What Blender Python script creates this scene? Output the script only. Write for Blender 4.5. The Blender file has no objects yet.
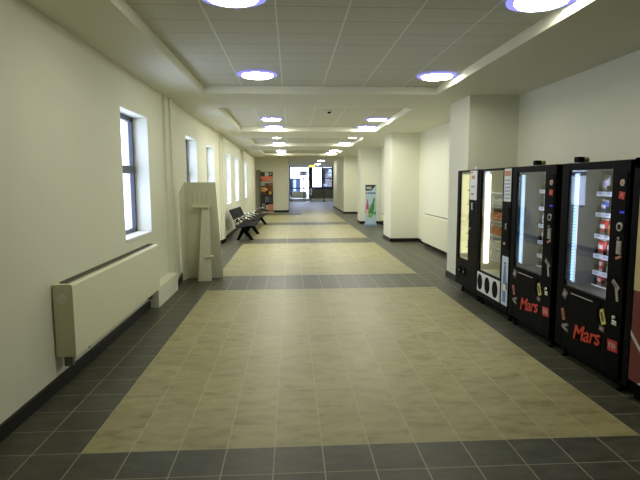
import bpy, bmesh, math, random
from mathutils import Vector, Matrix
random.seed(7)
S = bpy.context.scene
COL = S.collection
PI = math.pi

# ------------------------------------------------------------------ materials
def srgb(r, g, b):
    f = lambda c: c / 12.92 if c <= 0.04045 else ((c + 0.055) / 1.055) ** 2.4
    return (f(r / 255), f(g / 255), f(b / 255), 1.0)

MATS = {}
def mat(name, col, rough=0.5, metal=0.0, spec=0.5, emit=None, estr=0.0, noise=0.0, nscale=40.0):
    if name in MATS: return MATS[name]
    m = bpy.data.materials.new(name); m.use_nodes = True
    nt = m.node_tree; b = nt.nodes['Principled BSDF']
    b.inputs['Base Color'].default_value = col
    b.inputs['Roughness'].default_value = rough
    b.inputs['Metallic'].default_value = metal
    b.inputs['Specular IOR Level'].default_value = spec
    if emit:
        b.inputs['Emission Color'].default_value = emit
        b.inputs['Emission Strength'].default_value = estr
    if noise > 0:
        g = nt.nodes.new('ShaderNodeNewGeometry'); n = nt.nodes.new('ShaderNodeTexNoise')
        n.inputs['Scale'].default_value = nscale; n.inputs['Detail'].default_value = 4
        nt.links.new(g.outputs['Position'], n.inputs['Vector'])
        mx = nt.nodes.new('ShaderNodeMix'); mx.data_type = 'RGBA'; mx.blend_type = 'MULTIPLY'
        mx.inputs[0].default_value = 1.0
        mr = nt.nodes.new('ShaderNodeMapRange')
        mr.inputs[3].default_value = 1 - noise; mr.inputs[4].default_value = 1 + noise
        nt.links.new(n.outputs['Fac'], mr.inputs[0])
        mx.inputs[6].default_value = col
        nt.links.new(mr.outputs[0], mx.inputs[7])
        nt.links.new(mx.outputs[2], b.inputs['Base Color'])
    MATS[name] = m
    return m

def glow(name, col, strength):
    if name in MATS: return MATS[name]
    m = bpy.data.materials.new(name); m.use_nodes = True
    nt = m.node_tree; nt.nodes.clear()
    e = nt.nodes.new('ShaderNodeEmission'); o = nt.nodes.new('ShaderNodeOutputMaterial')
    e.inputs[0].default_value = col; e.inputs[1].default_value = strength
    nt.links.new(e.outputs[0], o.inputs[0]); MATS[name] = m
    return m

def glass(name, tint=(1, 1, 1, 1), refl=0.06):
    m = bpy.data.materials.new(name); m.use_nodes = True
    nt = m.node_tree; nt.nodes.clear(); N = nt.nodes.new; L = nt.links.new
    t = N('ShaderNodeBsdfTransparent'); t.inputs[0].default_value = tint
    g = N('ShaderNodeBsdfGlossy'); g.inputs['Roughness'].default_value = 0.02
    f = N('ShaderNodeLayerWeight'); f.inputs[0].default_value = 0.5
    q = N('ShaderNodeMath'); q.operation = 'POWER'; q.inputs[1].default_value = 5.0
    a = N('ShaderNodeMath'); a.operation = 'MULTIPLY_ADD'; a.inputs[1].default_value = 1 - refl; a.inputs[2].default_value = refl
    L(f.outputs['Facing'], q.inputs[0]); L(q.outputs[0], a.inputs[0])
    mx = N('ShaderNodeMixShader'); o = N('ShaderNodeOutputMaterial')
    L(a.outputs[0], mx.inputs[0]); L(t.outputs[0], mx.inputs[1]); L(g.outputs[0], mx.inputs[2]); L(mx.outputs[0], o.inputs[0])
    MATS[name] = m
    return m

WALL = mat('wall_paint', srgb(228, 228, 209), 0.6, noise=0.02, nscale=3)
SOFFIT = mat('soffit_paint', srgb(224, 223, 203), 0.7)
BLACK = mat('black_enamel', srgb(11, 11, 11), 0.40, spec=0.03)
MBLACK = mat('matt_black', srgb(16, 16, 16), 0.6, spec=0.04)
SKIRT = mat('skirting_black', srgb(22, 22, 20), 0.45, spec=.25)
GREY = mat('interior_grey', srgb(52, 52, 48), 0.6)
CREAM = mat('convector_cream', srgb(226, 225, 196), 0.45)
GRILLE = mat('grille_grey', srgb(112, 112, 102), 0.5)
STEEL = mat('steel', srgb(180, 180, 175), 0.3, 1.0)
CHROME = mat('chrome', srgb(210, 210, 205), 0.2, 1.0)
FRAME = mat('window_frame_grey', srgb(62, 66, 76), 0.4)
SILL = mat('sill_white', srgb(235, 235, 228), 0.4)
BOARD = mat('board_card', srgb(214, 212, 184), 0.75, noise=0.04, nscale=6)
WHITE = mat('white_plastic', srgb(225, 226, 226), 0.4)
BRASS = mat('brass', srgb(165, 140, 80), 0.35, 0.9)
RED = mat('print_red', srgb(208, 62, 40), 0.5)
DRED = mat('sticker_red', srgb(190, 40, 34), 0.5)
YEL = mat('sticker_yellow', srgb(215, 205, 110), 0.5)
PALE = mat('sticker_pale', srgb(170, 165, 158), 0.5)
ORANGE = mat('sticker_orange', srgb(190, 120, 90), 0.5)
PURP = mat('sticker_mauve', srgb(110, 95, 108), 0.5)
BROWN = mat('sticker_brown', srgb(80, 62, 52), 0.5)
LED = glow('led_strip', (0.30, 0.55, 1.0, 1), 2.6)
LED_ADDED = glow('led_added_strip', (0.70, 0.78, 1.0, 1), 62.0)  # for the unseen strip added inside the snack machines
BLUE_LED = glow('blue_display', (0.10, 0.12, 0.9, 1), 0.5)
LAMP = glow('lamp_lens', (1.0, 0.985, 0.78, 1), 40.0)
LAMP2 = glow('lamp_lens_bright', (1.0, 0.99, 0.85, 1), 72.0)
RING = glow('lamp_ring_glow', (0.36, 0.36, 1.0, 1), 1.15)
EXITG = glow('exit_glow', (0.95, 0.90, 0.22, 1), 1.2)
VGLASS = glass('vending_glass', (0.93, 0.95, 0.95, 1), 0.05)
WGLASS = glass('window_glass', (0.84, 0.89, 1.0, 1), 0.04)

def floor_mat():
    m = bpy.data.materials.new('floor_tiles'); m.use_nodes = True
    nt = m.node_tree; N = nt.nodes.new; L = nt.links.new
    b = nt.nodes['Principled BSDF']
    def M(op, a, c=None, d=None):
        n = N('ShaderNodeMath'); n.operation = op
        for i, v in enumerate((a, c, d)):
            if v is None: continue
            if isinstance(v, (int, float)): n.inputs[i].default_value = v
            else: L(v, n.inputs[i])
        return n.outputs[0]
    g = N('ShaderNodeNewGeometry'); sp = N('ShaderNodeSeparateXYZ'); L(g.outputs['Position'], sp.inputs[0])
    X, Y = sp.outputs[0], sp.outputs[1]
    T = 0.3
    # pattern: beige fields 12 tiles wide, 16 long, between 4-tile dark strips
    inx = M('MULTIPLY', M('GREATER_THAN', X, 0.0), M('LESS_THAN', X, 3.6))
    ym = M('FLOORED_MODULO', Y, 6.0)
    iny = M('LESS_THAN', ym, 4.8)
    far = M('LESS_THAN', Y, 27.0)
    pos = M('GREATER_THAN', Y, -6.0)
    notch = M('SUBTRACT', 1.0, M('MULTIPLY', M('GREATER_THAN', Y, 23.7), M('LESS_THAN', X, 1.85)))
    bridge = M('MULTIPLY', M('GREATER_THAN', Y, 22.0), M('GREATER_THAN', X, 1.85))
    iny = M('MAXIMUM', iny, bridge)
    light = M('MULTIPLY', M('MULTIPLY', M('MULTIPLY', inx, iny), M('MULTIPLY', far, pos)), notch)
    # grout mask
    def line(c, w):
        d = M('FLOORED_MODULO', M('ADD', c, w / 2), T)
        return M('LESS_THAN', d, w)
    gx, gy = line(X, 0.008), line(Y, 0.0065)
    grout = M('MAXIMUM', gx, gy)
    # per tile random
    cx, cy = M('FLOOR', M('DIVIDE', X, T)), M('FLOOR', M('DIVIDE', Y, T))
    cb = N('ShaderNodeCombineXYZ'); L(cx, cb.inputs[0]); L(cy, cb.inputs[1])
    wn = N('ShaderNodeTexWhiteNoise'); wn.noise_dimensions = '2D'; L(cb.outputs[0], wn.inputs['Vector'])
    # streaky slate noise, shifted per tile
    cv = N('ShaderNodeCombineXYZ')
    L(M('ADD', M('MULTIPLY', X, 5.0), M('MULTIPLY', wn.outputs['Value'], 30.0)), cv.inputs[0])
    L(M('MULTIPLY', Y, 11.0), cv.inputs[1]); L(M('MULTIPLY', wn.outputs['Value'], 9.0), cv.inputs[2])
    n1 = N('ShaderNodeTexNoise'); n1.inputs['Scale'].default_value = 1.0; n1.inputs['Detail'].default_value = 6; n1.inputs['Roughness'].default_value = 0.65
    L(cv.outputs[0], n1.inputs['Vector'])
    def ramp(fac, stops):
        r = N('ShaderNodeValToRGB'); e = r.color_ramp.elements
        e[0].position, e[0].color = stops[0]; e[1].position, e[1].color = stops[-1]
        for p, c in stops[1:-1]:
            q = e.new(p); q.color = c
        L(fac, r.inputs[0]); return r.outputs[0]
    beige = ramp(n1.outputs['Fac'], [(0.28, srgb(122, 116, 80)), (0.46, srgb(154, 146, 102)), (0.62, srgb(165, 158, 116)), (0.78, srgb(174, 166, 122))])
    dark = ramp(n1.outputs['Fac'], [(0.28, srgb(48, 49, 40)), (0.5, srgb(68, 69, 57)), (0.75, srgb(90, 89, 73))])
    def mix(f, a, c, mode='MIX'):
        n = N('ShaderNodeMix'); n.data_type = 'RGBA'; n.blend_type = mode
        if isinstance(f, (int, float)): n.inputs[0].default_value = f
        else: L(f, n.inputs[0])
        for i, v in ((6, a), (7, c)):
            if isinstance(v, tuple): n.inputs[i].default_value = v
            else: L(v, n.inputs[i])
        return n.outputs[2]
    lob = M('MULTIPLY', M('GREATER_THAN', Y, 24.0), M('SUBTRACT', 1.0, light))
    dark = mix(lob, dark, srgb(112, 110, 98))
    var = M('ADD', 0.92, M('MULTIPLY', wn.outputs['Value'], 0.14))
    cvv = N('ShaderNodeCombineXYZ')
    for i in range(3): L(var, cvv.inputs[i])
    base = mix(1.0, mix(light, dark, beige), cvv.outputs[0], 'MULTIPLY')
    gcol = mix(light, srgb(156, 153, 126), srgb(186, 178, 142))
    gm = M('MULTIPLY', grout, M('ADD', 0.85, M('MULTIPLY', light, -0.35)))
    gm2 = M('MAXIMUM', M('MULTIPLY', gx, M('ADD', 0.9, M('MULTIPLY', light, -0.25))), M('MULTIPLY', gy, M('ADD', 0.85, M('MULTIPLY', light, -0.5))))
    L(mix(gm2, base, gcol), b.inputs['Base Color'])
    L(M('ADD', 0.36, M('MULTIPLY', n1.outputs['Fac'], 0.16)), b.inputs['Roughness'])
    b.inputs['Specular IOR Level'].default_value = 0.5
    bp = N('ShaderNodeBump'); bp.inputs['Strength'].default_value = 0.12; bp.inputs['Distance'].default_value = 0.004
    L(M('SUBTRACT', n1.outputs['Fac'], M('MULTIPLY', grout, 0.4)), bp.inputs['Height']); L(bp.outputs[0], b.inputs['Normal'])
    return m

def ceiling_tile_mat():
    m = bpy.data.materials.new('ceiling_tiles'); m.use_nodes = True
    nt = m.node_tree; N = nt.nodes.new; L = nt.links.new; b = nt.nodes['Principled BSDF']
    def M(op, a, c=None):
        n = N('ShaderNodeMath'); n.operation = op
        for i, v in enumerate((a, c)):
            if v is None: continue
            if isinstance(v, (int, float)): n.inputs[i].default_value = v
            else: L(v, n.inputs[i])
        return n.outputs[0]
    g = N('ShaderNodeNewGeometry'); sp = N('ShaderNodeSeparateXYZ'); L(g.outputs['Position'], sp.inputs[0])
    gx = M('LESS_THAN', M('FLOORED_MODULO', M('ADD', sp.outputs[0], -0.003), 0.6), 0.014)
    gy = M('LESS_THAN', M('FLOORED_MODULO', M('ADD', sp.outputs[1], -0.10), 0.385), 0.013)
    n1 = N('ShaderNodeTexNoise'); n1.inputs['Scale'].default_value = 90; n1.inputs['Detail'].default_value = 3
    L(g.outputs['Position'], n1.inputs['Vector'])
    r = N('ShaderNodeValToRGB'); L(n1.outputs['Fac'], r.inputs[0])
    r.color_ramp.elements[0].position = 0.3; r.color_ramp.elements[0].color = srgb(196, 195, 176)
    r.color_ramp.elements[1].position = 0.7; r.color_ramp.elements[1].color = srgb(212, 211, 192)
    m1 = N('ShaderNodeMix'); m1.data_type = 'RGBA'; L(M('MULTIPLY', gy, 0.7), m1.inputs[0]); L(r.outputs[0], m1.inputs[6]); m1.inputs[7].default_value = srgb(150, 149, 130)
    m2 = N('ShaderNodeMix'); m2.data_type = 'RGBA'; L(M('MULTIPLY', gx, 0.85), m2.inputs[0]); L(m1.outputs[2], m2.inputs[6]); m2.inputs[7].default_value = srgb(240, 240, 226)
    L(m2.outputs[2], b.inputs['Base Color']); b.inputs['Roughness'].default_value = 0.85
    return m
FLOOR = floor_mat(); CTILE = ceiling_tile_mat()

# ------------------------------------------------------------------ mesh builder
class MB:
    def __init__(s): s.bm = bmesh.new(); s.mats = []; s.cur = 0
    def use(s, m):
        if m not in s.mats: s.mats.append(m)
        s.cur = s.mats.index(m); return s
    def _add(s, faces):
        for f in faces: f.material_index = s.cur
    def box(s, x0, x1, y0, y1, z0, z1, bev=0.0, rot=None, piv=None):
        b = bmesh.new(); bmesh.ops.create_cube(b, size=1)
        bmesh.ops.scale(b, vec=(abs(x1 - x0), abs(y1 - y0), abs(z1 - z0)), verts=b.verts)
        bmesh.ops.translate(b, vec=((x0 + x1) / 2, (y0 + y1) / 2, (z0 + z1) / 2), verts=b.verts)
        if bev > 0: bmesh.ops.bevel(b, geom=b.edges[:], offset=bev, segments=2, profile=0.5, affect='EDGES')
        if rot is not None:
            bmesh.ops.rotate(b, cent=piv or ((x0 + x1) / 2, (y0 + y1) / 2, (z0 + z1) / 2), matrix=rot, verts=b.verts)
        return s._merge(b)
    def _merge(s, b):
        mp = {}
        for v in b.verts: mp[v] = s.bm.verts.new(v.co)
        for f in b.faces:
            try:
                nf = s.bm.faces.new([mp[v] for v in f.verts]); nf.material_index = s.cur; nf.smooth = f.smooth
            except ValueError: pass
        b.free(); return s
    def prism(s, pts, vec):                    # polygon (3d points) swept along vec
        vec = Vector(vec); n = len(pts)
        a = [s.bm.verts.new(p) for p in pts]; b = [s.bm.verts.new(Vector(p) + vec) for p in pts]
        fs = [s.bm.faces.new(a), s.bm.faces.new(b[::-1])]
        for i in range(n): fs.append(s.bm.faces.new([a[i], b[i], b[(i + 1) % n], a[(i + 1) % n]]))
        s._add(fs); return s
    def tube(s, p0, p1, r0, r1=None, seg=12, caps=True):
        r1 = r0 if r1 is None else r1
        p0, p1 = Vector(p0), Vector(p1); d = (p1 - p0).normalized()
        u = d.orthogonal().normalized(); w = d.cross(u)
        A = [s.bm.verts.new(p0 + r0 * (math.cos(t) * u + math.sin(t) * w)) for t in [2 * PI * i / seg for i in range(seg)]]
        B = [s.bm.verts.new(p1 + r1 * (math.cos(t) * u + math.sin(t) * w)) for t in [2 * PI * i / seg for i in range(seg)]]
        fs = []
        for i in range(seg):
            f = s.bm.faces.new([A[i], A[(i + 1) % seg], B[(i + 1) % seg], B[i]]); f.smooth = True; fs.append(f)
        if caps: fs += [s.bm.faces.new(A[::-1]), s.bm.faces.new(B)]
        s._add(fs); return s
    def lathe(s, prof, c=(0, 0, 0), seg=24):   # (r, z) profile round z
        rings = []
        for r, z in prof:
            if r < 1e-5: rings.append([s.bm.verts.new((c[0], c[1], c[2] + z))])
            else: rings.append([s.bm.verts.new((c[0] + r * math.cos(2 * PI * i / seg), c[1] + r * math.sin(2 * PI * i / seg), c[2] + z)) for i in range(seg)])
        fs = []
        for a, b in zip(rings, rings[1:]):
            for i in range(seg):
                j = (i + 1) % seg
                if len(a) == 1 and len(b) == 1: continue
                if len(a) == 1: q = [a[0], b[j], b[i]]
                elif len(b) == 1: q = [a[i], a[j], b[0]]
                else: q = [a[i], a[j], b[j], b[i]]
                f = s.bm.faces.new(q); f.smooth = True; fs.append(f)
        s._add(fs); return s
    def build(s, name, m=None, parent=None):
        if not s.mats: s.mats = [m]
        bmesh.ops.recalc_face_normals(s.bm, faces=s.bm.faces[:])
        me = bpy.data.meshes.new(name); s.bm.to_mesh(me); s.bm.free()
        for q in s.mats: me.materials.append(q)
        o = bpy.data.objects.new(name, me); COL.objects.link(o)
        if parent: o.parent = parent
        return o

def mb(m): return MB().use(m)
def tag(o, label=None, cat=None, group=None, kind=None):
    if label: o['label'] = label
    if cat: o['category'] = cat
    if group: o['group'] = group
    if kind: o['kind'] = kind
    return o
def thing(name, loc, label, cat, group=None, rz=0.0, kind=None):
    o = bpy.data.objects.new(name, None); COL.objects.link(o); o.empty_display_size = 0.1
    o.location = loc; o.rotation_euler = (0, 0, rz)
    return tag(o, label, cat, group, kind)
def copy_tree(o, parent=None):
    c = o.copy(); COL.objects.link(c); c.parent = parent
    for ch in list(o.children): copy_tree(ch, c)
    return c
def struct(o, label, cat): return tag(o, label, cat, kind='structure')

# ------------------------------------------------------------------ room shell
H, HT = 2.98, 3.09
XL, XR = -0.60, 4.85
YB, YE, YF = -7.0, 25.4, 42.0

struct(mb(FLOOR).box(-1.0, 6.2, YB - .2, YF + .4, -0.1, 0).build('floor'),
       'tiled floor with beige tile fields framed by dark slate tiles', 'floor')

# ceiling: lowered margin with recessed tiled trays
TX0, TX1 = 0.03, 3.55
trays = [(-2.6, 4.76), (6.25, 10.5), (12.5, 16.0), (18.5, 22.6)]
c = mb(SOFFIT)
c.box(-1.0, TX0, YB - .2, YF, H, 3.3).box(TX1, 6.2, YB - .2, YF, H, 3.3)
ys = [YB - .2] + [v for t in trays for v in t] + [YF]
for a, b in zip(ys[0::2], ys[1::2]): c.box(TX0, TX1, a, b, H, 3.3)
c.use(CTILE)
for a, b in trays: c.box(TX0, TX1, a, b, HT, 3.3)
struct(c.build('ceiling'), 'white ceiling with recessed trays of square acoustic tiles', 'ceiling')

# left wall with window openings
WZ0, WZ1 = 1.00, 2.53
wins = [(2.93, 4.03), (6.55, 7.65), (8.85, 9.98), (12.40, 13.52), (14.80, 15.95), (18.40, 19.5)]
w = mb(WALL)
w.box(-0.9, XL, YB - .2, YE + .3, 0, WZ0).box(-0.9, XL, YB - .2, YE + .3, WZ1, 3.3)
e = YB - .2
for a, b in wins:
    w.box(-0.9, XL, e, a, WZ0, WZ1); e = b
w.box(-0.9, XL, e, YE + .3, WZ0, WZ1)
for k in range(4):                             # pilasters with a pipe chase against their near side
    y = 5.14 + 6.05 * k
    w.box(XL - .05, XL + 0.035, y - .24, y, 0, H)
    w.box(XL - .05, XL + 0.065, y, y + .16, 0, H)
    w.box(XL - .05, XL + 0.035, y + .16, y + .42, 0, H)
struct(w.build('wall_left'), 'cream painted wall with tall narrow windows and shallow piers', 'wall')

for i, (a, b) in enumerate(wins):
    r = thing('window_%d' % (i + 1), (-0.8, (a + b) / 2, WZ0), 'tall narrow recessed window %s' % (
        'above the cream radiator', 'just behind the top of the leaning card stand', 'second beyond the leaning card stand', 'first of the pair above the black seats',
        'second of the pair above the black seats', 'beyond the black seats', 'last before the end wall')[i], 'window', kind='structure')
    r.location = (0, 0, 0)
    f = mb(FRAME); x0, x1 = -0.84, -0.79
    f.box(x0, x1, a, a + .06, WZ0, WZ1).box(x0, x1, b - .06, b, WZ0, WZ1).box(x0, x1, a, b, WZ1 - .06, WZ1).box(x0, x1, a, b, WZ0, WZ0 + .06)
    f.box(x0, x1 + .01, a, b, 1.79, 1.89)
    f.build('window_frame', None, r)
    mb(WGLASS).box(-.82, -.812, a + .05, b - .05, WZ0 + .05, WZ1 - .05).build('window_pane', None, r)
    mb(SILL).box(-.79, XL + .015, a, b, WZ0 - .02, WZ0 + .012, .004).build('window_sill', None, r)

# right wall with its columns, and the lobby walls
w = mb(WALL)
w.box(XR, XR + .3, YB - .2, 30.2, 0, 3.3)
cols = [(4.79, 5.75), (10.9, 12.0), (17.1, 18.0)]
XC = 4.07
for a, b in cols: w.box(XC, XR + .1, a, b, 0, H)
w.box(XC, XR + .1, 23.5, 30.2, 0, H)
w.box(6.0, 6.2, 30.2, YF, 0, 3.3)
struct(w.build('wall_right'), 'cream painted wall stepped by square columns and alcoves', 'wall')
w = mb(WALL); w.box(-0.9, 1.17, YE, YE + .3, 0, 3.3).box(0.9, 1.17, YE, YF, 0, 3.3)
struct(w.build('wall_end'), 'cream end wall behind the tall food picture stand', 'wall')
w = mb(mat('back_wall_dark', srgb(70, 66, 58), .7)); w.box(-0.9, 6.2, YB - .3, YB, 0, 3.3)  # unseen wall, coloured dark to cut bounce light near the camera
struct(w.build('wall_back'), 'plain dark wall closing the corridor behind the viewer', 'wall')

# skirtings
b_ = mb(SKIRT)
b_.box(XL - .02, XL + .025, YB, YE, 0, .10)
for k in range(4):
    y = 5.14 + 6.05 * k
    b_.box(XL, XL + .06, y - .255, y, 0, .10).box(XL, XL + .09, y - .01, y + .175, 0, .10).box(XL, XL + .06, y + .16, y + .435, 0, .10)
struct(b_.build('baseboard_left'), 'black skirting along the window wall', 'skirting')
b_ = mb(SKIRT); e = YB
for a, b in cols + [(23.5, 30.2)]:
    b_.box(XR - .02, XR + .02, e, a, 0, .10)
    b_.box(XC - .018, XR, a - .018, a + .02, 0, .10).box(XC - .018, XC + .02, a, b, 0, .10).box(XC, XR, b - .02, b + .018, 0, .10); e = b
struct(b_.build('baseboard_right'), 'black skirting round the columns and alcoves', 'skirting')
b_ = mb(SKIRT); b_.box(XL, 1.188, YE - .018, YE + .02, 0, .10).box(1.15, 1.188, YE, YF, 0, .10)
struct(b_.build('baseboard_end'), 'black skirting along the end wall', 'skirting')
# boxed-in pipe run at the wall foot
t_ = mb(WALL); t_.box(XL - .02, -.46, 3.73, 4.90, 0, .27, .004)
struct(t_.build('trim_1'), 'low white boxed pipe casing between the cream radiator and the first pier', 'casing')

# ------------------------------------------------------------------ downlights
def make_light(LAMP):
    r = thing('ceiling_downlight', (0, 0, 0), 'x', 'downlight', 'round downlights in the corridor ceiling')
    d = mb(RING); d.lathe([(0.205, -.012), (0.235, -.022), (0.262, -.012), (0.262, 0.0), (0.205, 0.0), (0.205, -.012)], seg=40)
    d.build('glass_rim', None, r)
    l = mb(LAMP); l.lathe([(0.205, 0.0), (0.205, -.012), (0.19, -.030), (0.12, -.040), (0.0, -.044)], seg=40); l.build('lamp_lens', None, r)
    h = mb(STEEL); h.lathe([(0.0, 0.06), (0.18, 0.06), (0.215, 0.0), (0.0, 0.0)], seg=24); h.build('housing', None, r)
    return r
L0 = make_light(LAMP); L1 = make_light(LAMP2)
rows = [0.98, 3.86, 8.62, 10.22, 13.15, 15.72, 20.2, 22.2]
ordn = ['at the top edge of the view', 'before the first ceiling beam', 'first beyond the first ceiling beam', 'in front of the second ceiling beam', 'just beyond the second ceiling beam', 'before the third ceiling beam',
        'in the last ceiling tray', 'before the end wall']
first, far_first = True, True
for side, x in (('window', 0.895), ('vending machine', 3.285)):
    for y, txt in zip(rows, ordn):
        if y < 5: o = L0 if first else copy_tree(L0); first = False
        else: o = L1 if far_first else copy_tree(L1); far_first = False
        o.location = (x, y, 3.075)
        o['label'] = 'round glowing downlight %s, on the %s side' % (txt, side)
for x, y, txt in ((3.2, 28.8, 'over the lobby entrance'), (3.3, 35.0, 'in the lobby near the glass doors')):
    o = copy_tree(L1); o.location = (x, y, H - .01)
    o['label'] = 'round glowing downlight ' + txt
    o['group'] = 'lobby downlights'
# smoke detector
r = thing('smoke_detector', (2.1, 7.36, HT), 'small dark smoke detector on a white base between the downlights', 'smoke detector')
mb(WHITE).lathe([(0, 0), (.06, 0), (.06, -.02), (0.045, -.028), (0, -.028)]).build('base', None, r)
mb(MBLACK).lathe([(.035, -.027), (.035, -.05), (.02, -.06), (0, -.06)]).build('sensor', None, r)

# ------------------------------------------------------------------ convectors
def convector(loc, length, z0, z1, depth, rz, label):
    """wall-hung casing; local x along wall, y out from wall"""
    r = thing('convector_heater', loc, label, 'radiator', None, rz)
    c = mb(CREAM)
    slope = .035
    prof = [(0, 0, z0), (0, depth, z0), (0, depth, z1 - .012), (0, depth - .012, z1), (0, .0, z1 - 0.001)]
    c.prism(prof, (length, 0, 0)); c.build('casing', None, r)
    g = mb(GRILLE); g.box(.05, length - .05, .03, depth - .05, z1 - .004, z1 + .006)
    n = int(length / .03)
    for i in range(n):
        x = .06 + (length - .12) * i / (n - 1)
        g.box(x, x + .008, .035, depth - .055, z1 + .005, z1 + .012)
    g.build('air_grille', None, r)
    k = mb(SILL); k.tube((-.008, depth * .42, z1 - .12), (0.004, depth * .42, z1 - .12), .037, seg=24)
    k.build('end_cap', None, r)
    s = mb(PALE); s.tube((.30, depth - .002, z0 - .012), (.30, depth - .03, z0 - .012), .01); s.build('air_vent_screw', None, r)
    for x in (.06, length - .2):
        p = mb(GRILLE); p.box(x, x + .05, .03, .10, z0 - .10, z0 + .01, .004); p.build('bracket', None, r)
    return r
# left: local x -> world +y, local y -> world +x  (mirror handled by building with rz = 90deg and negative depth side)
lc = convector((XL, 0, 0), 2.68, .27, .865, .155, 0, 'long cream convector radiator on the wall under the first window')
lc.location = (XL + .012, 1.03, 0); lc.rotation_euler = (0, 0, PI / 2); lc.scale = (1, -1, 1)
rc = convector((XR, 0, 0), 2.45, .12, .83, .13, PI / 2, 'pale convector radiator in the alcove behind the vending machine column')
rc.location = (XR - .012, 7.55, 0); rc.rotation_euler = (0, 0, PI / 2)
rb = convector((XR, 0, 0), 2.2, .22, .42, .13, PI / 2, 'low pale radiator end beside the foot of the product banner')
rb.location = (XR - .012, 14.1, 0); rb.rotation_euler = (0, 0, PI / 2)

# ------------------------------------------------------------------ vending machines
FX = 3.87
MH = 1.83
def vroot(name, yl, label, cat='vending machine', group=None):
    # local x runs from the far edge towards the viewer (right when facing it), y goes back into the wall
    return thing(name, (FX, yl, 0), label, cat, group, -PI / 2)

def cabinet(r, W, gu0, gu1, gz0, gz1, depth=.84, cav=.62, inner=GREY, shell=BLACK, ext=0.0):
    c = mb(shell)
    B0 = .11
    c.box(-ext, gu0, 0, depth, B0, MH, .006)                    # far post
    c.box(gu1, W, 0, depth, B0, MH, .006)                    # control column
    c.box(gu0 - .01, gu1 + .01, .002, depth, B0, gz0, .004)  # lower body
    c.box(gu0 - .01, gu1 + .01, .002, depth, gz1, MH - .001, .004)
    c.box(gu0 - .01, gu1 + .01, cav + .02, depth, gz0 - .01, gz1 + .01)
    c.build('cabinet', None, r)
    i = mb(inner)
    t = .004
    i.box(gu0 - t, gu0 + t, .03, cav, gz0, gz1); i.box(gu1 - t, gu1 + t, .03, cav, gz0, gz1)
    i.box(gu0, gu1, cav, cav + .018, gz0, gz1)
    i.box(gu0, gu1, .03, cav, gz0 - t, gz0 + t); i.box(gu0, gu1, .03, cav, gz1 - t, gz1 + t)
    i.build('interior_lining', None, r)
    g = mb(VGLASS); g.box(gu0 + .002, gu1 - .002, .012, .020, gz0 + .002, gz1 - .002); g.build('glass_window', None, r)
    p = mb(MBLACK); p.box(.05, W - .05, .08, depth - .05, .03, .112); p.build('plinth', None, r)
    for x, y in ((.07, .07), (W - .07, .07), (.07, depth - .07), (W - .07, depth - .07)):
        f = mb(MBLACK); f.lathe([(0, 0), (.03, 0), (.03, .012), (.012, .02), (.012, .115), (0, .115)], (x, y, 0), 12); f.build('foot', None, r)

def plate(r, name, m, u0, u1, z0, z1, ang=0.0, d=.004, y=0.0, extra=None):
    s = mb(m); cx, cz = (u0 + u1) / 2, (z0 + z1) / 2
    R = Matrix.Rotation(ang, 3, 'Y')
    s.box(u0, u1, y - d, y + .001, z0, z1, rot=R, piv=(cx, 0, cz))
    if extra:
        for (em, a, b, c_, e_) in extra:
            s.use(em); s.box(a, b, y - d - .0015, y - d + .001, c_, e_, rot=R, piv=(cx, 0, cz))
    o = s.build(name, None, r)
    return o

def lettering(r, text, u, z, size, m, name='red_lettering', ang=0.0):
    cu = bpy.data.curves.new(name, 'FONT'); cu.body = text; cu.size = size; cu.extrude = .002; cu.offset = size * .008
    cu.shear = .3; cu.space_character = 0.93
    o0 = bpy.data.objects.new('tmp', cu); COL.objects.link(o0)
    bpy.context.view_layer.update()
    me = bpy.data.meshes.new_from_object(o0.evaluated_get(bpy.context.evaluated_depsgraph_get()))
    bpy.data.objects.remove(o0)
    o = bpy.data.objects.new(name, me); COL.objects.link(o); me.materials.clear(); me.materials.append(m)
    o.parent = r; o.location = (u, -.004, z); o.rotation_euler = (PI / 2, ang, 0); o.scale = (1.15, 1, 1)
    return o

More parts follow.
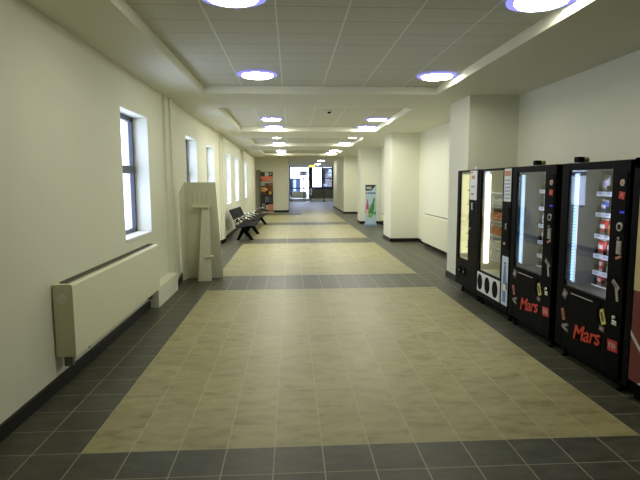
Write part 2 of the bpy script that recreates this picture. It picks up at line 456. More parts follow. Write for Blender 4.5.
SHELF_Z = [1.575, 1.385, 1.19, 1.005, .85, .715]
def snack_machine(name, yl, label):
    W = .97
    r = vroot(name, yl, label, group='black snack vending machines')
    cabinet(r, W, .12, .755, .70, 1.765)
    # LED light strip at the window's far edge: lamp segments in a channel
    s = mb(WHITE); s.box(.164, .194, .045, .06, .74, 1.74)
    s.use(LED)
    for k in range(34):
        z = .755 + k * .029; s.box(.166, .192, .030, .046, z, z + .021)
    s.build('light_strip', None, r)
    s = mb(LED_ADDED); s.box(.728, .744, .05, .085, .74, 1.74); s.build('light_strip', None, r)  # unseen strip added behind the near post to brighten the shelves
    for k, z in enumerate(SHELF_Z):
        h = mb(STEEL); h.box(.15, .74, .26, .60, z - .02, z - .006)
        h.use(MBLACK)
        for u in (.15, .27, .39, .51, .63): h.box(u - .003, u + .003, .27, .60, z - .006, z + .05)
        sh = h.build('shelf', None, r)
        e = mb(mat('price_strip', srgb(228, 228, 240), .35)); e.box(.15, .74, .247, .259, z - .044, z - .002, .002)
        for u in (.19, .31, .43, .55, .67): e.use(mat('price_tag', srgb(170, 178, 215), .4)); e.box(u, u + .045, .2455, .2475, z - .028, z - .010)
        e.build('price_strip', None, sh)
    # control column
    c = mb(MBLACK); c.box(.80, .95, -.006, .001, .92, 1.74, .003); c.build('control_panel', None, r)
    b = mb(PALE); b.tube((.90, -.014, 1.655), (.90, -.004, 1.655), .026, seg=20); b.use(ORANGE).tube((.90, -.016, 1.655), (.90, -.013, 1.655), .014, seg=16); b.build('round_badge', None, r)
    plate(r, 'red_tag', DRED, .865, .93, 1.53, 1.585, .15, y=-.006, extra=[(ORANGE, .885, .91, 1.55, 1.572)])
    plate(r, 'display', BLUE_LED, .885, .935, 1.42, 1.437, 0, y=-.006)
    b = mb(PALE); b.tube((.90, -.018, 1.315), (.90, -.004, 1.315), .034, seg=24); b.use(MBLACK).tube((.90, -.0195, 1.315), (.90, -.017, 1.315), .021, seg=20); b.build('coin_slot', None, r)
    b = mb(STEEL); b.tube((.895, -.018, 1.225), (.895, -.004, 1.225), .011, seg=14); b.build('lock', None, r)
    kp = mb(PALE); kp.box(.872, .93, -.012, -.004, 1.10, 1.205, .002); kp.use(STEEL)
    for i in range(3):
        for j in range(4): kp.box(.877 + i * .018, .890 + i * .018, -.016, -.011, 1.107 + j * .024, 1.124 + j * .024)
    kp.build('keypad', None, r)
    plate(r, 'slot_sticker', ORANGE, .865, .935, 1.065, 1.085, -.35, y=-.006)
    # lower door
    fl = mb(MBLACK); fl.box(.25, .70, -.008, .002, .50, .66, .004); fl.use(BLACK); fl.box(.27, .68, -.014, -.006, .515, .625, .003); fl.build('dispensing_flap', None, r)
    plate(r, 'notice_strip', PALE, .265, .60, .648, .656, 0, y=-.008)
    plate(r, 'bar_sticker', PALE, .83, .93, .835, .87, .6, extra=[(PURP, .845, .90, .843, .862)])
    plate(r, 'wrapper_sticker', PALE, .885, .912, .725, .845, -.22)
    plate(r, 'yellow_sticker', YEL, .705, .765, .495, .62, -.42, extra=[(BROWN, .722, .748, .52, .595)])
    plate(r, 'small_sticker', PURP, .70, .765, .435, .475, .1, extra=[(PALE, .715, .75, .447, .462)])
    cr = mb(CHROME); cr.box(.88, .94, -.02, 0, .535, .575, .004); cr.tube((.91, -.03, .60), (.91, 0, .60), .015, seg=14); cr.build('coin_return', None, r)
    plate(r, 'red_sticker', DRED, .825, .945, .315, .405, -.08, extra=[(PALE, .842, .852, .34, .385), (PALE, .852, .872, .37, .38), (PALE, .872, .882, .345, .38), (PALE, .89, .90, .34, .38), (PALE, .90, .925, .352, .362), (PALE, .913, .921, .34, .385)])
    plate(r, 'mauve_sticker', PURP, .115, .185, .58, .66, .5, extra=[(PALE, .135, .165, .60, .64)])
    plate(r, 'wafer_sticker', ORANGE, .115, .155, .37, .48, -.35, extra=[(BROWN, .127, .143, .39, .46)])
    plate(r, 'crossed_sticker', PURP, .12, .23, .315, .345, -.3, extra=[(PALE, .14, .21, .322, .336)])
    plate(r, 'crossed_sticker', PURP, .12, .23, .285, .312, .25, extra=[(PALE, .14, .21, .29, .304)])
    lettering(r, 'Mars', .315, .245, .19, RED, ang=-0.15)
    return r

def cold_drink(W):
    pass

m3 = snack_machine('snack_vending_machine', 2.70, 'black snack vending machine with red lettering next to the cold drinks machine')
m4 = snack_machine('snack_vending_machine', 1.62, 'black snack vending machine with red lettering next to the red machine')

# M2: wide chilled drinks machine
r2 = vroot('drinks_vending_machine', 3.74, 'black chilled drinks machine with three dark ovals on a white panel', group='chilled drinks machines')
LIN = mat('fridge_lining', srgb(222, 220, 190), .5)
cabinet(r2, 1.02, .06, .765, .47, 1.80, inner=LIN)
s = mb(WHITE); s.box(.064, .070, .045, .14, .53, 1.78); s.use(glow('cream_side_light', (1.0, .95, .74, 1), 4.5)); s.box(.069, .082, .058, .125, .56, 1.76, .003); s.build('side_light', None, r2)
D2 = [1.35, 1.16, .975, .81, .66]
for z in [1.53] + D2:
    mb(STEEL).box(.16, .75, .095, .60, z - .022, z - .004).build('shelf', None, r2)
plate(r2, 'three_hole_panel', WHITE, .035, .79, .185, .445, d=.006)
for u in (.135, .39, .645):
    o = mb(MBLACK)
    pts = [(u + .088 * math.cos(2 * PI * i / 28), -.0075, .315 + .108 * math.sin(2 * PI * i / 28)) for i in range(28)]
    o.prism(pts, (0, .004, 0)); o.build('dark_oval', None, r2)
lb = mb(mat('label_white', srgb(222, 224, 226), .5)); lb.box(.815, 1.005, -.004, .001, 1.43, 1.815)
lb.use(ORANGE); lb.box(.83, .99, -.0055, -.003, 1.73, 1.79)
lb.use(mat('label_blue', srgb(150, 170, 205), .5))
for k in range(6): lb.box(.835, .985, -.0055, -.003, 1.46 + k * .042, 1.478 + k * .042)
lb.build('price_label', None, r2)
wp = mb(mat('water_pale', srgb(205, 216, 232), .4)); wp.box(.835, 1.008, -.004, .001, .185, .775)
wp.use(mat('water_blue', srgb(92, 132, 190), .4))
bott = [(.885, .22), (.965, .22), (.972, .50), (.955, .60), (.945, .68), (.905, .68), (.895, .60), (.878, .50)]
wp.prism([(a, -.006, b) for a, b in bott], (0, .003, 0))
wp.use(mat('water_deep', srgb(48, 62, 100), .4)); wp.box(.965, 1.0, -.0065, -.003, .38, .47).box(.90, .95, -.0065, -.003, .685, .705)
wp.use(WHITE); wp.box(.885, .968, -.0065, -.003, .36, .44)
wp.build('bottle_poster', None, r2)
cp = mb(MBLACK); cp.box(.84, .99, -.008, .001, .86, 1.36, .004); cp.build('control_panel', None, r2)
k_ = mb(STEEL); k_.tube((.90, -.02, .93), (.90, 0, .93), .016); k_.build('lock', None, r2)
q_ = mb(STEEL); q_.box(.90, .93, -.014, 0, 1.10, 1.17, .003); q_.build('coin_slot', None, r2)

# M1: narrow-window chilled machine against the column
r1 = vroot('drinks_vending_machine', 4.575, 'black chilled drinks machine standing against the column', group='chilled drinks machines')
cabinet(r1, .82, .04, .445, .52, 1.80, inner=LIN, ext=.08)
s = mb(WHITE); s.box(.044, .050, .02, .16, .55, 1.79); s.use(glow('yellow_side_light', (1.0, .95, .48, 1), 1.3)); s.box(.049, .062, .03, .135, .58, 1.77, .003); s.build('side_light', None, r1)
for z in (1.55, 1.34, 1.12, .90, .70):
    mb(STEEL).box(.10, .43, .09, .60, z - .022, z - .004).build('shelf', None, r1)
lb = mb(mat('label_white', srgb(222, 224, 226), .5)); lb.box(.475, .745, -.004, .001, 1.41, 1.815)
lb.use(ORANGE).box(.54, .66, -.0055, -.003, 1.70, 1.75); lb.use(mat('label_blue', srgb(150, 170, 205), .5)).box(.53, .67, -.0055, -.003, 1.58, 1.61).use(DRED).box(.50, .58, -.0055, -.003, 1.78, 1.80)
lb.use(PURP).box(.53, .64, -.0055, -.003, 1.48, 1.50); lb.build('price_label', None, r1)
cs = mb(STEEL); cs.box(.57, .63, -.016, 0, 1.27, 1.37, .004); cs.build('coin_slot', None, r1)
k_ = mb(STEEL); k_.tube((.55, -.03, 1.0), (.55, 0, 1.0), .018); k_.build('lock', None, r1)
for u in (.12, .32):
    o = mb(MBLACK); o.prism([(u + .06 * math.cos(2 * PI * i / 24), -.012, .335 + .06 * math.sin(2 * PI * i / 24)) for i in range(24)], (0, .012, 0))
    o.use(STEEL); o.tube((u, -.014, .335), (u, -.01, .335), .014); o.build('speaker_disc', None, r1)

# M5: red machine at the picture's edge
r5 = vroot('red_vending_machine', .60, 'red and beige vending machine at the open end of the machine row', group=None)
def red_front():
    m = mat('red_wave_front', srgb(104, 22, 20), .35)
    return m
W5 = 1.0
c = mb(BLACK); c.box(0, W5, .012, .84, .10, MH + .01, .008); c.box(0, .07, -.004, .02, .10, MH + .01, .004); c.box(W5 - .07, W5, -.004, .02, .10, MH + .01, .004); c.box(0, W5, -.004, .02, 1.76, MH + .01, .004)
c.build('cabinet', None, r5)
p = mb(mat('panel_beige', srgb(196, 180, 128), .4)); p.box(.07, W5 - .07, 0, .014, .86, 1.76); p.build('upper_panel', None, r5)
p = mb(red_front()); p.box(.07, W5 - .07, .001, .014, .17, .86)
p.use(mat('wave_white', srgb(200, 195, 185), .4))
pts = [(.07 + .86 * t, .55 - .3 * math.sin(t * 3.0) + .1 * t) for t in [i / 20 for i in range(21)]]
p.prism([(a, -.001, b) for a, b in pts] + [(a, -.001, b - .035) for a, b in pts[::-1]], (0, .004, 0))
p.prism([(.17, -.001, .17), (.93, -.001, .17), (.93, -.001, .34), (.40, -.001, .30)], (0, .004, 0))
p.build('lower_panel', None, r5)
f = mb(MBLACK); f.box(.04, W5 - .04, .08, .8, .0, .105); f.build('plinth', None, r5)

# ------------------------------------------------------------------ snacks (each its own thing)
def bag_mesh(w, h, d, m, m2):
    """pillow bag with crimped top and bottom, printed band"""
    s = MB(); nu, nv = 7, 9
    def pt(i, j, sgn):
        u = i / (nu - 1) * 2 - 1; v = j / (nv - 1)
        th = (1 - abs(u) ** 2.4) * max(0.0, math.sin(PI * min(1, max(0, (v - .06) / .88)))) ** .6
        ww = w / 2 * (1 - .06 * math.sin(PI * v))
        return (u * ww, sgn * (d / 2 * th + .001), v * h)
    s.use(m); s.use(m2)
    G = {}
    for sg in (-1, 1):
        for i in range(nu):
            for j in range(nv): G[sg, i, j] = s.bm.verts.new(pt(i, j, sg))
        for i in range(nu - 1):
            for j in range(nv - 1):
                q = [G[sg, i, j], G[sg, i + 1, j], G[sg, i + 1, j + 1], G[sg, i, j + 1]]
                fc = s.bm.faces.new(q if sg < 0 else q[::-1]); fc.smooth = True
                fc.material_index = 1 if (j in (0, nv - 2) or (j in (3, 4) and 1 <= i <= nu - 3)) else 0
    for i in range(nu - 1):
        for j in (0, nv - 1): s.bm.faces.new([G[-1, i, j], G[1, i, j], G[1, i + 1, j], G[-1, i + 1, j]])
    for j in range(nv - 1):
        for i in (0, nu - 1): s.bm.faces.new([G[-1, i, j], G[-1, i, j + 1], G[1, i, j + 1], G[1, i, j]])
    return s
PK = {}
def pk(c):
    cols = {'red': (200, 28, 34), 'white': (226, 226, 232), 'blue': (70, 86, 190), 'gold': (205, 165, 80), 'mauve': (150, 130, 185), 'orange': (220, 120, 50), 'silver': (180, 182, 190), 'brown': (90, 50, 40), 'pink': (205, 120, 140)}
    return mat('packet_' + c, srgb(*cols[c]), .32)
PROTO = {}
def proto(kind, c1, c2):
    k = (kind, c1, c2)
    if k not in PROTO:
        w, h, d = {'bag': (.112, .150, .06), 'bar': (.06, .14, .03), 'small bag': (.108, .12, .05)}[kind]
        o = bag_mesh(w, h, d, pk(c1), pk(c2)).build('snack_packet')
        PROTO[k] = [o, False]
    p = PROTO[k]
    if not p[1]: p[1] = True; return p[0]
    o = p[0].copy(); COL.objects.link(o); return o
NUM = ['top', 'second', 'third', 'fourth', 'fifth', 'lowest']
POS = ['first', 'second', 'third', 'fourth', 'fifth']
layout = [
    [('bag', 'silver', 'mauve'), ('bar', 'blue', 'white'), ('bag', 'gold', 'blue'), None, ('bar', 'silver', 'blue')],
    [('small bag', 'blue', 'white'), ('bar', 'white', 'blue'), ('small bag', 'blue', 'white'), ('bar', 'red', 'white'), ('bag', 'blue', 'white')],
    [('bag', 'red', 'white'), ('bag', 'red', 'gold'), ('bag', 'red', 'white'), ('bag', 'red', 'gold'), ('bag', 'white', 'blue')],
    [('bag', 'red', 'white'), ('bag', 'red', 'white'), ('bag', 'red', 'pink'), ('bag', 'red', 'white'), ('bag', 'white', 'red')],
    [('bar', 'red', 'white'), ('bar', 'white', 'gold'), ('bar', 'white', 'red'), ('bar', 'gold', 'white'), ('bar', 'red', 'white')],
    [('small bag', 'red', 'white'), ('bar', 'white', 'red'), ('small bag', 'red', 'brown'), ('bar', 'red', 'brown'), ('small bag', 'red', 'brown')],
]
layout3 = [
    [('bar', 'silver', 'mauve'), ('bar', 'white', 'mauve'), None, ('bar', 'silver', 'white'), ('bar', 'white', 'mauve')],
    [('bar', 'white', 'mauve'), ('small bag', 'white', 'blue'), ('bar', 'mauve', 'white'), ('bar', 'white', 'mauve'), ('bar', 'silver', 'white')],
    [('small bag', 'white', 'mauve'), ('bar', 'mauve', 'white'), ('bar', 'white', 'blue'), ('small bag', 'white', 'mauve'), ('bar', 'white', 'mauve')],
    [('bag', 'pink', 'white'), ('bar', 'white', 'red'), ('bag', 'mauve', 'white'), ('bag', 'pink', 'white'), ('bar', 'white', 'red')],
    [('bar', 'gold', 'white'), ('bar', 'white', 'mauve'), ('bar', 'gold', 'white'), ('bar', 'mauve', 'white'), ('bag', 'pink', 'white')],
    [('bar', 'mauve', 'white'), ('small bag', 'pink', 'white'), None, ('bar', 'white', 'mauve'), ('bar', 'silver', 'white')],
]
def stock(yl, lay, where, grp):
    for k, row in enumerate(lay):
        for j, it in enumerate(row):
            if not it: continue
            o = proto(*it)
            u = .21 + j * .12
            o.location = (FX + .295 + random.uniform(-.006, .006), yl - u, SHELF_Z[k] - .005)
            o.rotation_euler = (random.uniform(-.04, .04), random.uniform(.06, .16), -PI / 2 + random.uniform(-.15, .15))
            tag(o, '%s-and-%s %s, %s along the %s shelf of the %s' % (it[1], it[2], {'bag': 'snack bag', 'bar': 'snack bar', 'small bag': 'small bag'}[it[0]], POS[j], NUM[k], where), 'snack', grp)
stock(1.62, layout, 'machine beside the red one', 'snacks in the machine beside the red one')
stock(2.70, layout3, 'snack machine by the drinks', 'snacks in the machine beside the drinks')

# drinks
def bottle(c, capc):
    r = thing('drink_bottle', (0, 0, 0), 'x', 'bottle')
    clear = mat('bottle_' + c, {'clear': srgb(196, 196, 176), 'orange': srgb(226, 140, 20), 'amber': srgb(200, 110, 20), 'cola': srgb(60, 38, 28), 'yellow': srgb(225, 190, 60)}[c], .2)
    b = mb(clear); b.lathe([(0, 0), (.030, 0), (.033, .008), (.033, .045), (.030, .055), (.033, .065), (.033, .08), (.014, .112), (.013, .12), (0, .12)], seg=16); b.build('body', None, r)
    c_ = mb(mat('cap_' + capc, {'white': srgb(228, 228, 224), 'blue': srgb(60, 80, 160), 'red': srgb(180, 40, 36), 'dark': srgb(50, 46, 40)}[capc], .4)); c_.lathe([(.0155, .116), (.0155, .134), (.012, .137), (0, .137)], seg=14); c_.build('cap', None, r)
    return r
BP = {}
def bot(c, cap):
    if (c, cap) not in BP:
        BP[c, cap] = bottle(c, cap); return BP[c, cap]
    return copy_tree(BP[c, cap])
rowsM2 = [('clear', 'white'), ('orange', 'dark'), ('orange', 'white'), ('clear', 'white'), ('clear', 'blue')]
names2 = ['top', 'second', 'third', 'fourth', 'lowest']
for k, z in enumerate(D2):
    for j in range(7):
        cc, cap = rowsM2[k]
        if k == 2 and j >= 5: cc = 'yellow'
        if k == 1 and j in (2, 5): cc = 'amber'
        if k == 3 and j == 4: cc, cap = 'cola', 'red'
        o = bot(cc, cap); o.location = (FX + .14, 3.74 - (.205 + j * .083), z - .004)
        tag(o, '%s drink bottle, %s along the %s stocked shelf of the three-oval machine' % (cc, ['first', 'second', 'third', 'fourth', 'fifth', 'sixth', 'seventh'][j], names2[k]), 'bottle', 'bottles in the three-oval machine')
for k, z in enumerate((1.34, 1.12, .90, .70)):
    for j in range(4):
        o = bot('clear' if (k + j) % 3 else 'cola', 'blue' if k % 2 else 'white'); o.location = (FX + .135, 4.575 - (.145 + j * .085), z - .004)
        tag(o, 'drink bottle, %s along shelf %s of the machine against the column' % (POS[j], ['two', 'three', 'four', 'five'][k]), 'bottle', 'bottles in the machine against the column')

# security locks on the machine tops
def lock_box(y, label, x=3.98):
    r = thing('security_lock', (x, y, MH), label, 'lock', 'brass faced locks on the machine tops')
    m_ = mb(STEEL); m_.box(-.02, .04, -.04, .15, 0, .010, .002); m_.build('bracket', None, r)
    m_ = mb(MBLACK); m_.box(-.03, .035, -.04, .03, .008, .06, .006); m_.build('lock_body', None, r)
    m_ = mb(BRASS); m_.tube((.03, -.005, .034), (.085, -.005, .034), .023, seg=20); m_.build('brass_barrel', None, r)
    return r
lock_box(2.36, 'black and brass lock on top of the snack machine next to the drinks machine')
lock_box(1.62 - .0 + .10 - .04, 'black and brass lock on top of the snack machine next to the red machine').location.y = 1.55
o = mb(WHITE).box(-.03, .03, -.03, .03, 0, .045, .008).build('sensor_box'); o.location = (3.98, 4.12, MH)
tag(o, 'small white box on top of the drinks machine against the column', 'box')

# ------------------------------------------------------------------ leaning card stand (seen from behind)
r = thing('card_display_stand', (0, 0, 0), 'tall beige card display stand seen from behind, leaning by the window wall', 'display stand')
b = mb(BOARD)
Yb, Yt = 5.86, 5.52
b.prism([(-.49, Yb, 0), (.115, Yb, 0), (.068, Yt, 1.672), (-.445, Yt, 1.672)], (0, .012, 0)); b.build('back_board', None, r)
def yb(z): return Yb + (Yt - Yb) * z / 1.672
b = mb(BOARD); b.prism([(-.49, Yb, 0), (-.538, 5.62, 0), (-.532, 5.50, 1.50), (-.447, Yt, 1.665)], (.010, -.002, 0)); b.build('side_wing', None, r)
st = mb(BOARD)
st.prism([(-.30, Yb - .0, 0.0), (-.27, 5.56, 0.0), (-.175, yb(1.28) - .05, 1.28), (-.20, yb(1.28), 1.28)], (.008, 0, 0))
st.prism([(-.27, 5.56, 0), (-.04, 5.56, 0.0), (-.045, yb(1.28) - .05, 1.28), (-.175, yb(1.28) - .05, 1.28)], (0, .008, 0))
st.build('easel_strut', None, r)
t1 = mb(BOARD); z = 1.27; t1.box(-.31, -.05, yb(z) - .10, yb(z) + .003, z - .016, z + .008).prism([(-.15, yb(z) - .08, z - .016), (-.05, yb(z) - .08, z - .016), (-.10, yb(z) - .03, z - .09)], (0, .012, 0)); t1.build('locking_tab', None, r)
t1 = mb(BOARD); z = .43; t1.box(-.14, -.005, 5.50, 5.60, z - .012, z + .006).prism([(-.09, 5.54, z), (-.05, 5.54, z), (-.07, 5.54, z + .10)], (0, .008, 0)); t1.build('locking_tab', None, r)
sl = mb(mat('slot_shadow_card', srgb(158, 155, 125), .8))
for x in (-.33, -.25, -.17, -.10):
    for a, bz in ((1.33, 1.50),):
        sl.prism([(x, yb(a) - .002, a), (x + .006, yb(a) - .002, a), (x + .006, yb(bz) - .002, bz), (x, yb(bz) - .002, bz)], (0, .003, 0))
sl.build('slot', None, r)

# ------------------------------------------------------------------ seats along the window wall
SEATM = mat('seat_black', srgb(16, 17, 19), .7, spec=.1)
def bench(y0, n, x0, rz, backs, label, name):
    r = thing(name, (x0, y0, 0), label, 'bench', None, rz)
    P = .72 if backs else .60
    bm_ = mb(MBLACK); bm_.box(-.03, .03, 0.05, n * P - .05, .33, .39, .004); bm_.build('beam', None, r)
    for i in range(n):
        a = i * P + .03; b2 = a + P - .06
        s = mb(SEATM)
        prof = [(-.20, .43), (-.12, .405), (.10, .415), (.26, .44), (.29, .425), (.29, .41), (.10, .39), (-.13, .38), (-.215, .41)]
        s.prism([(x, a, z) for x, z in prof], (0, b2 - a, 0)); s.build('seat', None, r)
        if backs:
            s = mb(SEATM)
            prof = [(-.19, .50), (-.215, .60), (-.30, .80), (-.345, .885), (-.37, .875), (-.33, .79), (-.245, .59), (-.215, .50)]
            s.prism([(x, a, z) for x, z in prof], (0, b2 - a, 0)); s.build('backrest', None, r)
            k = mb(CHROME); ym = (a + b2) / 2
            for yy in (ym - .12, ym + .12): k.tube((-.20, yy, .40), (-.215, yy, .53), .012)
            k.build('back_bracket', None, r)
    for yy in ([.015, n * P - .015] if not backs else [i * P for i in range(n + 1)]):
        k = mb(CHROME)
        pts = [(-.18, .44), (-.20, .62), (-.05, .655), (.18, .64), (.22, .60)] if backs else [(-.20, .42), (-.22, .60), (-.05, .64), (.16, .64), (.20, .60)]
        for p, q in zip(pts, pts[1:]): k.tube((p[0], yy, p[1]), (q[0], yy, q[1]), .014, seg=8)
        k.build('armrest', None, r)
    for yy in (.25, n * P - .25):
        l = mb(MBLACK)
        l.prism([(-.20, yy - .03, 0), (-.12, yy - .03, 0), (.02, yy - .03, .22), (.20, yy - .03, 0), (.30, yy - .03, 0), (.06, yy - .03, .36), (-.04, yy - .03, .36)], (0, .06, 0)); l.build('leg', None, r)
    return r
bench(11.5, 3, -.08, -.045, True, 'black three seat bench with backrests and chrome armrests under the windows', 'beam_seating')
bench(13.75, 6, -.10, -.05, False, 'low black bench without backrests standing beyond the three seat bench', 'beam_seating')

# ------------------------------------------------------------------ food picture stand at the end wall
r = thing('picture_stand', (0, 25.2, 0), 'tall narrow stand covered with food pictures against the end wall', 'display stand')
b = mb(MBLACK); b.box(-.345, .33, 0, .10, .06, 2.215, .004); b.build('stand_body', None, r)
p = MB(); p.use(BROWN)
cells = [(-.34, -.10, 2.0, 2.2, (62, 48, 36)), (-.10, .10, 1.98, 2.2, (214, 206, 190)), (.10, .33, 2.0, 2.2, (40, 40, 44)), (.16, .26, 2.06, 2.16, (205, 200, 190)),
    (-.34, .33, 1.82, 1.98, (226, 126, 106)), (-.28, .0, 1.68, 1.82, (214, 96, 84)), (.0, .33, 1.72, 1.82, (196, 150, 120)), (-.34, .33, 1.60, 1.70, (178, 176, 160)),
    (-.34, -.12, 1.45, 1.60, (150, 156, 160)), (-.12, .12, 1.42, 1.60, (70, 72, 60)), (.12, .33, 1.42, 1.62, (128, 84, 52)),
    (-.34, -.05, 1.12, 1.40, (176, 122, 56)), (-.20, .02, 1.20, 1.34, (214, 178, 110)), (.02, .33, 1.15, 1.40, (112, 52, 32)), (.1, .25, 1.0, 1.15, (206, 150, 60)),
    (-.34, .05, .92, 1.10, (60, 42, 34)), (.05, .33, .80, 1.0, (44, 36, 34)), (-.34, -.05, .45, .90, (34, 38, 42)), (-.1, .12, .55, .88, (98, 98, 104)), (.14, .30, .5, .8, (46, 60, 62)),
    (-.3, -.12, .2, .5, (120, 124, 128)), (-.08, .1, .14, .42, (176, 160, 150)), (.08, .33, .10, .45, (196, 128, 96)), (-.34, -.1, .08, .2, (70, 66, 64))]
for i, (a, b2, c0, c1, cc) in enumerate(cells):
    p.use(mat('food_print_%d' % i, srgb(*cc), .5, noise=.35, nscale=14)); d = .004 + .0006 * i
    p.box(a, b2, -d, .001, c0, c1)
p.build('food_pictures', None, r)
b = mb(mat('base_pinkish', srgb(216, 190, 166), .5)); b.box(-.32, .38, -.28, .12, 0, .05, .006); b.build('base', None, r)
g = mb(mat('flat_grey', srgb(142, 142, 126), .6)); g.box(XL + .03, -.33, 25.33, 25.375, .0, 2.32, .004)  # thin upright grey box filling the corner beside the picture stand
tag(g.build('grey_strip'), 'plain grey strip on the end wall next to the food picture stand', 'board')

# ------------------------------------------------------------------ product banner by the third column
r = thing('product_banner', (4.32, 16.1, 0), 'pale blue product banner with pink and green bottles before a column', 'banner')
BW = .205
b = mb(mat('banner_blue', srgb(178, 202, 216), .5)); b.box(-BW, BW, 0, .012, .10, 1.545); b.build('banner_sheet', None, r)
b = mb(mat('banner_base', srgb(140, 170, 200), .35)); b.box(-BW - .02, BW + .02, -.10, .12, 0, .09, .01); b.build('base', None, r)
p = mb(mat('banner_black', srgb(34, 42, 50), .5)); p.prism([(-BW, -.003, 1.545), (.20, -.003, 1.545), (.10, -.003, 1.42), (.02, -.003, 1.33), (-BW, -.003, 1.33)], (0, .004, 0))
p.use(mat('banner_navy', srgb(70, 100, 140), .5)).box(-.12, .18, -.003, .001, 1.21, 1.26).use(DRED).box(-.19, -.14, -.003, .001, 1.20, 1.26); p.build('heading', None, r)
def vt(text, x, z, sz, m, parent, name):
    cu = bpy.data.curves.new(name, 'FONT'); cu.body = text; cu.size = sz; cu.extrude = .001; cu.offset = sz * .02
    o0 = bpy.data.objects.new('tmp', cu); COL.objects.link(o0); bpy.context.view_layer.update()
    me = bpy.data.meshes.new_from_object(o0.evaluated_get(bpy.context.evaluated_depsgraph_get())); bpy.data.objects.remove(o0)
    o = bpy.data.objects.new(name, me); COL.objects.link(o); me.materials.clear(); me.materials.append(m)
    o.parent = parent; o.location = (x, -.005, z); o.rotation_euler = (PI / 2, 0, 0); return o
vt('asp', -.17, 1.40, .15, WHITE, r, 'white_heading_letters')
def bshape(cx, z0, w, h, tilt):
    q = [(-.5, 0), (.5, 0), (.55, .25), (.5, .55), (.28, .72), (.2, .78), (.2, 1), (-.2, 1), (-.2, .78), (-.28, .72), (-.5, .55), (-.55, .25)]
    return [(cx + (a * w) * math.cos(tilt) + b * h * math.sin(tilt), -.004, z0 + b * h * math.cos(tilt) - a * w * math.sin(tilt)) for a, b in q]
p = mb(mat('pink_print', srgb(190, 84, 128), .5)); p.prism(bshape(-.13, .46, .11, .55, 0.02), (0, .005, 0)); p.use(mat('pink_light', srgb(226, 190, 188), .5)).box(-.17, -.09, -.006, -.002, .42, .62); p.build('pink_bottle_print', None, r)
p = mb(mat('green_print', srgb(52, 138, 66), .5)); p.prism(bshape(-.03, .32, .17, .74, .22), (0, .005, 0))
p.use(mat('green_light', srgb(170, 208, 140), .5)).prism([(-.02 + .075 * math.cos(t), -.006, .38 + .085 * math.sin(t)) for t in [2 * PI * i / 20 for i in range(20)]], (0, .004, 0)); 
p.use(mat('green_print', srgb(52, 138, 66), .5)).prism([(-.02 + .045 * math.cos(t), -.0075, .38 + .05 * math.sin(t)) for t in [2 * PI * i / 20 for i in range(20)]], (0, .004, 0)); p.box(.12, .19, -.006, .0, .42, .54)
p.build('green_bottle_print', None, r)

# ------------------------------------------------------------------ lobby and glass doors
DK = mat('door_frame_dark', srgb(22, 26, 32), .4)
r = thing('door_1', (0, YF, 0), 'dark framed glass entrance doors at the far end of the corridor', 'door', kind='structure')
f = mb(DK)
f.box(1.0, 6.2, 0, .12, 2.92, 3.3).box(2.88, 3.22, 0, .12, 0, 3.0).box(1.17, 1.28, 0, .12, 0, 3.0).box(4.0, 4.12, 0, .12, .95, 3.0).box(4.9, 5.05, 0, .12, .95, 3.0).box(6.1, 6.2, 0, .1, 0, 3.0)
f.box(1.2, 2.9, -.01, .1, 1.9, 1.98).box(3.2, 6.1, -.01, .1, 1.0, 1.22).box(1.2, 2.9, 0, .1, 1.06, 1.16).box(4.1, 4.9, 0, .1, 1.9, 1.98).box(4.1, 4.9, 0, .1, 2.4, 2.46)
f.build('door_frame', None, r)
g = mb(WGLASS); g.box(1.28, 2.9, .05, .06, .1, 2.95).box(3.2, 6.1, .05, .06, 1.2, 2.95); g.build('door_glass', None, r)
p = mb(mat('dado_olive', srgb(112, 110, 88), .6)); p.box(3.2, 6.1, .02, .1, .2, 1.02); p.use(SILL).box(1.2, 6.1, -.02, .08, 0, .2); p.build('lower_panel', None, r)
h = mb(CHROME); h.tube((3.28, -.06, .85), (3.28, -.06, 1.25), .02); h.build('handle', None, r)
rb2 = convector((0, 0, 0), 1.35, .25, .82, .2, PI, 'white radiator under the far window beside the glass doors')
rb2.location = (2.68, YF - .03, 0)
# barrier rail with posts just inside the doors
r = thing('barrier_rail', (0, 40.6, 0), 'dark barrier rail with slim posts in front of the glass doors', 'barrier')
m_ = mb(DK); m_.box(1.3, 2.85, -.03, .03, 1.90, 1.97); m_.build('rail', None, r)
for x in (1.36, 2.42):
    m_ = mb(DK); m_.box(x - .035, x + .035, -.035, .035, 0, 1.95, .004); m_.build('post', None, r)
for x, hgt, lb_ in ((3.02, 1.15, 'chrome queue post before the dark door jamb'), (4.1, 1.25, 'dark post with splayed foot before the glazed door leaf')):
    r = thing('floor_post', (x, 40.2, 0), lb_, 'post', 'slim posts in the lobby')
    m_ = mb(CHROME if x < 3.5 else DK); m_.tube((0, 0, .03), (0, 0, hgt), .045); m_.build('pole', None, r)
    m_ = mb(CHROME if x < 3.5 else DK); m_.lathe([(0, 0), (.2, 0), (.2, .03), (.05, .08), (0, .08)], seg=20); m_.build('base', None, r)
# exit sign lamp
r = thing('exit_light', (2.95, 36.0, 0), 'glowing yellow-green emergency light hanging before the doors', 'sign')
m_ = mb(EXITG); m_.box(-.28, .22, -.03, .03, 2.76, 2.93, .01); m_.build('lit_panel', None, r)
m_ = mb(STEEL); m_.tube((0, 0, 2.92), (0, 0, H + .0), .015); m_.build('hanger', None, r)
# dark board sign behind the glass
r = thing('board_sign', (2.45, 43.2, 0), 'dark sign board with a pale stripe seen through the glass', 'sign')
m_ = mb(DK); m_.box(-.32, .32, 0, .05, 2.25, 2.62, .004); m_.build('panel', None, r)
m_ = mb(PALE); m_.box(-.30, .30, -.006, .002, 2.40, 2.45); m_.build('pale_stripe', None, r)
m_ = mb(DK); m_.tube((0, .03, 0), (0, .03, 2.3), .03); m_.build('post', None, r)
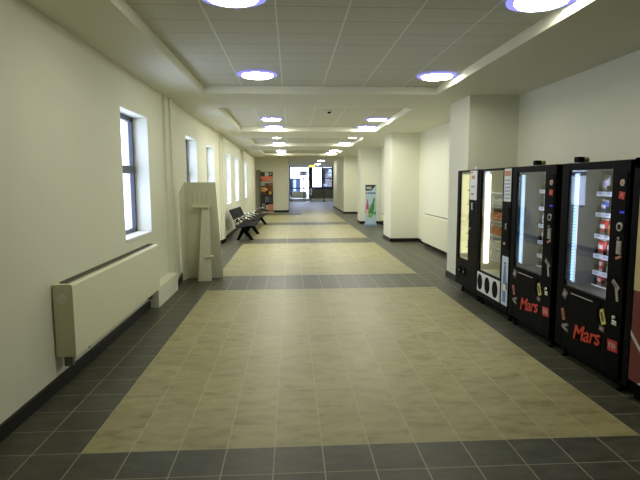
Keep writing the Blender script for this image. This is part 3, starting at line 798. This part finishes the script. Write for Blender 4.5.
# outdoors
tag(mb(mat('pavement', srgb(150, 150, 148), .8)).box(-8, 16, YF + .4, 70, -.12, -.02).build('pavement'), 'grey pavement outside the glass doors', 'pavement', kind='structure')
r = thing('outdoor_building', (0, 56, 0), 'dark blue block of a building seen through the far window', 'building')
m_ = mb(mat('blue_dark_wall', srgb(44, 56, 76), .6)); m_.box(-2.0, 2.4, 0, 5, 0, 2.05); m_.build('wall', None, r)
m_ = mb(mat('pale_blue_pane', srgb(150, 170, 200), .4)); m_.box(1.6, 1.9, -.02, .02, .4, 1.9); m_.build('window', None, r)
r = thing('dark_cabinet', (4.5, 44.0, 0), 'dark tall cabinet standing behind the glazed door leaf', 'cabinet')
m_ = mb(DK); m_.box(-.28, .62, 0, .6, -.02, 2.95, .01); m_.build('body', None, r)
m_ = mb(mat('pale_blue_pane', srgb(150, 170, 200), .4)); m_.box(.28, .55, -.006, .01, 2.2, 2.8).box(-.2, .1, -.006, .01, 1.25, 1.5); m_.build('pale_sticker', None, r)
m_ = mb(PURP); m_.box(-.05, .12, -.007, .01, 1.7, 2.0); m_.build('small_poster', None, r)

# ------------------------------------------------------------------ daylight
wd = bpy.data.worlds.new('overcast_sky'); S.world = wd; wd.use_nodes = True
bg = wd.node_tree.nodes['Background']
bg.inputs[0].default_value = (0.84, 0.88, 1.0, 1); bg.inputs[1].default_value = 7.0

# ------------------------------------------------------------------ camera
f, p, y, rl = 510.8, .1137, .056, -.0043
cy, sy = math.cos(y), math.sin(y)
fwd = Vector((sy * math.cos(p), cy * math.cos(p), -math.sin(p)))
right = Vector((cy, -sy, 0)); up = right.cross(fwd)
R2 = math.cos(rl) * right + math.sin(rl) * up; U2 = -math.sin(rl) * right + math.cos(rl) * up
M = Matrix((( R2.x, U2.x, -fwd.x, 1.32), (R2.y, U2.y, -fwd.y, -3.084), (R2.z, U2.z, -fwd.z, 1.6724), (0, 0, 0, 1)))
cd = bpy.data.cameras.new('camera'); cam = bpy.data.objects.new('camera', cd); COL.objects.link(cam)
cam.matrix_world = M; cd.sensor_width = 36; cd.lens = f * 36 / 640; cd.clip_start = .05; cd.clip_end = 300
S.camera = cam

S.view_settings.view_transform = 'Standard'; S.view_settings.look = 'None'
S.view_settings.exposure = -0.1; S.view_settings.gamma = 1.0; S.view_settings.use_curve_mapping = False
S.cycles.use_denoising = True
S.cycles.max_bounces = 10; S.cycles.diffuse_bounces = 6; S.cycles.transparent_max_bounces = 16
S.cycles.sample_clamp_indirect = 6.0
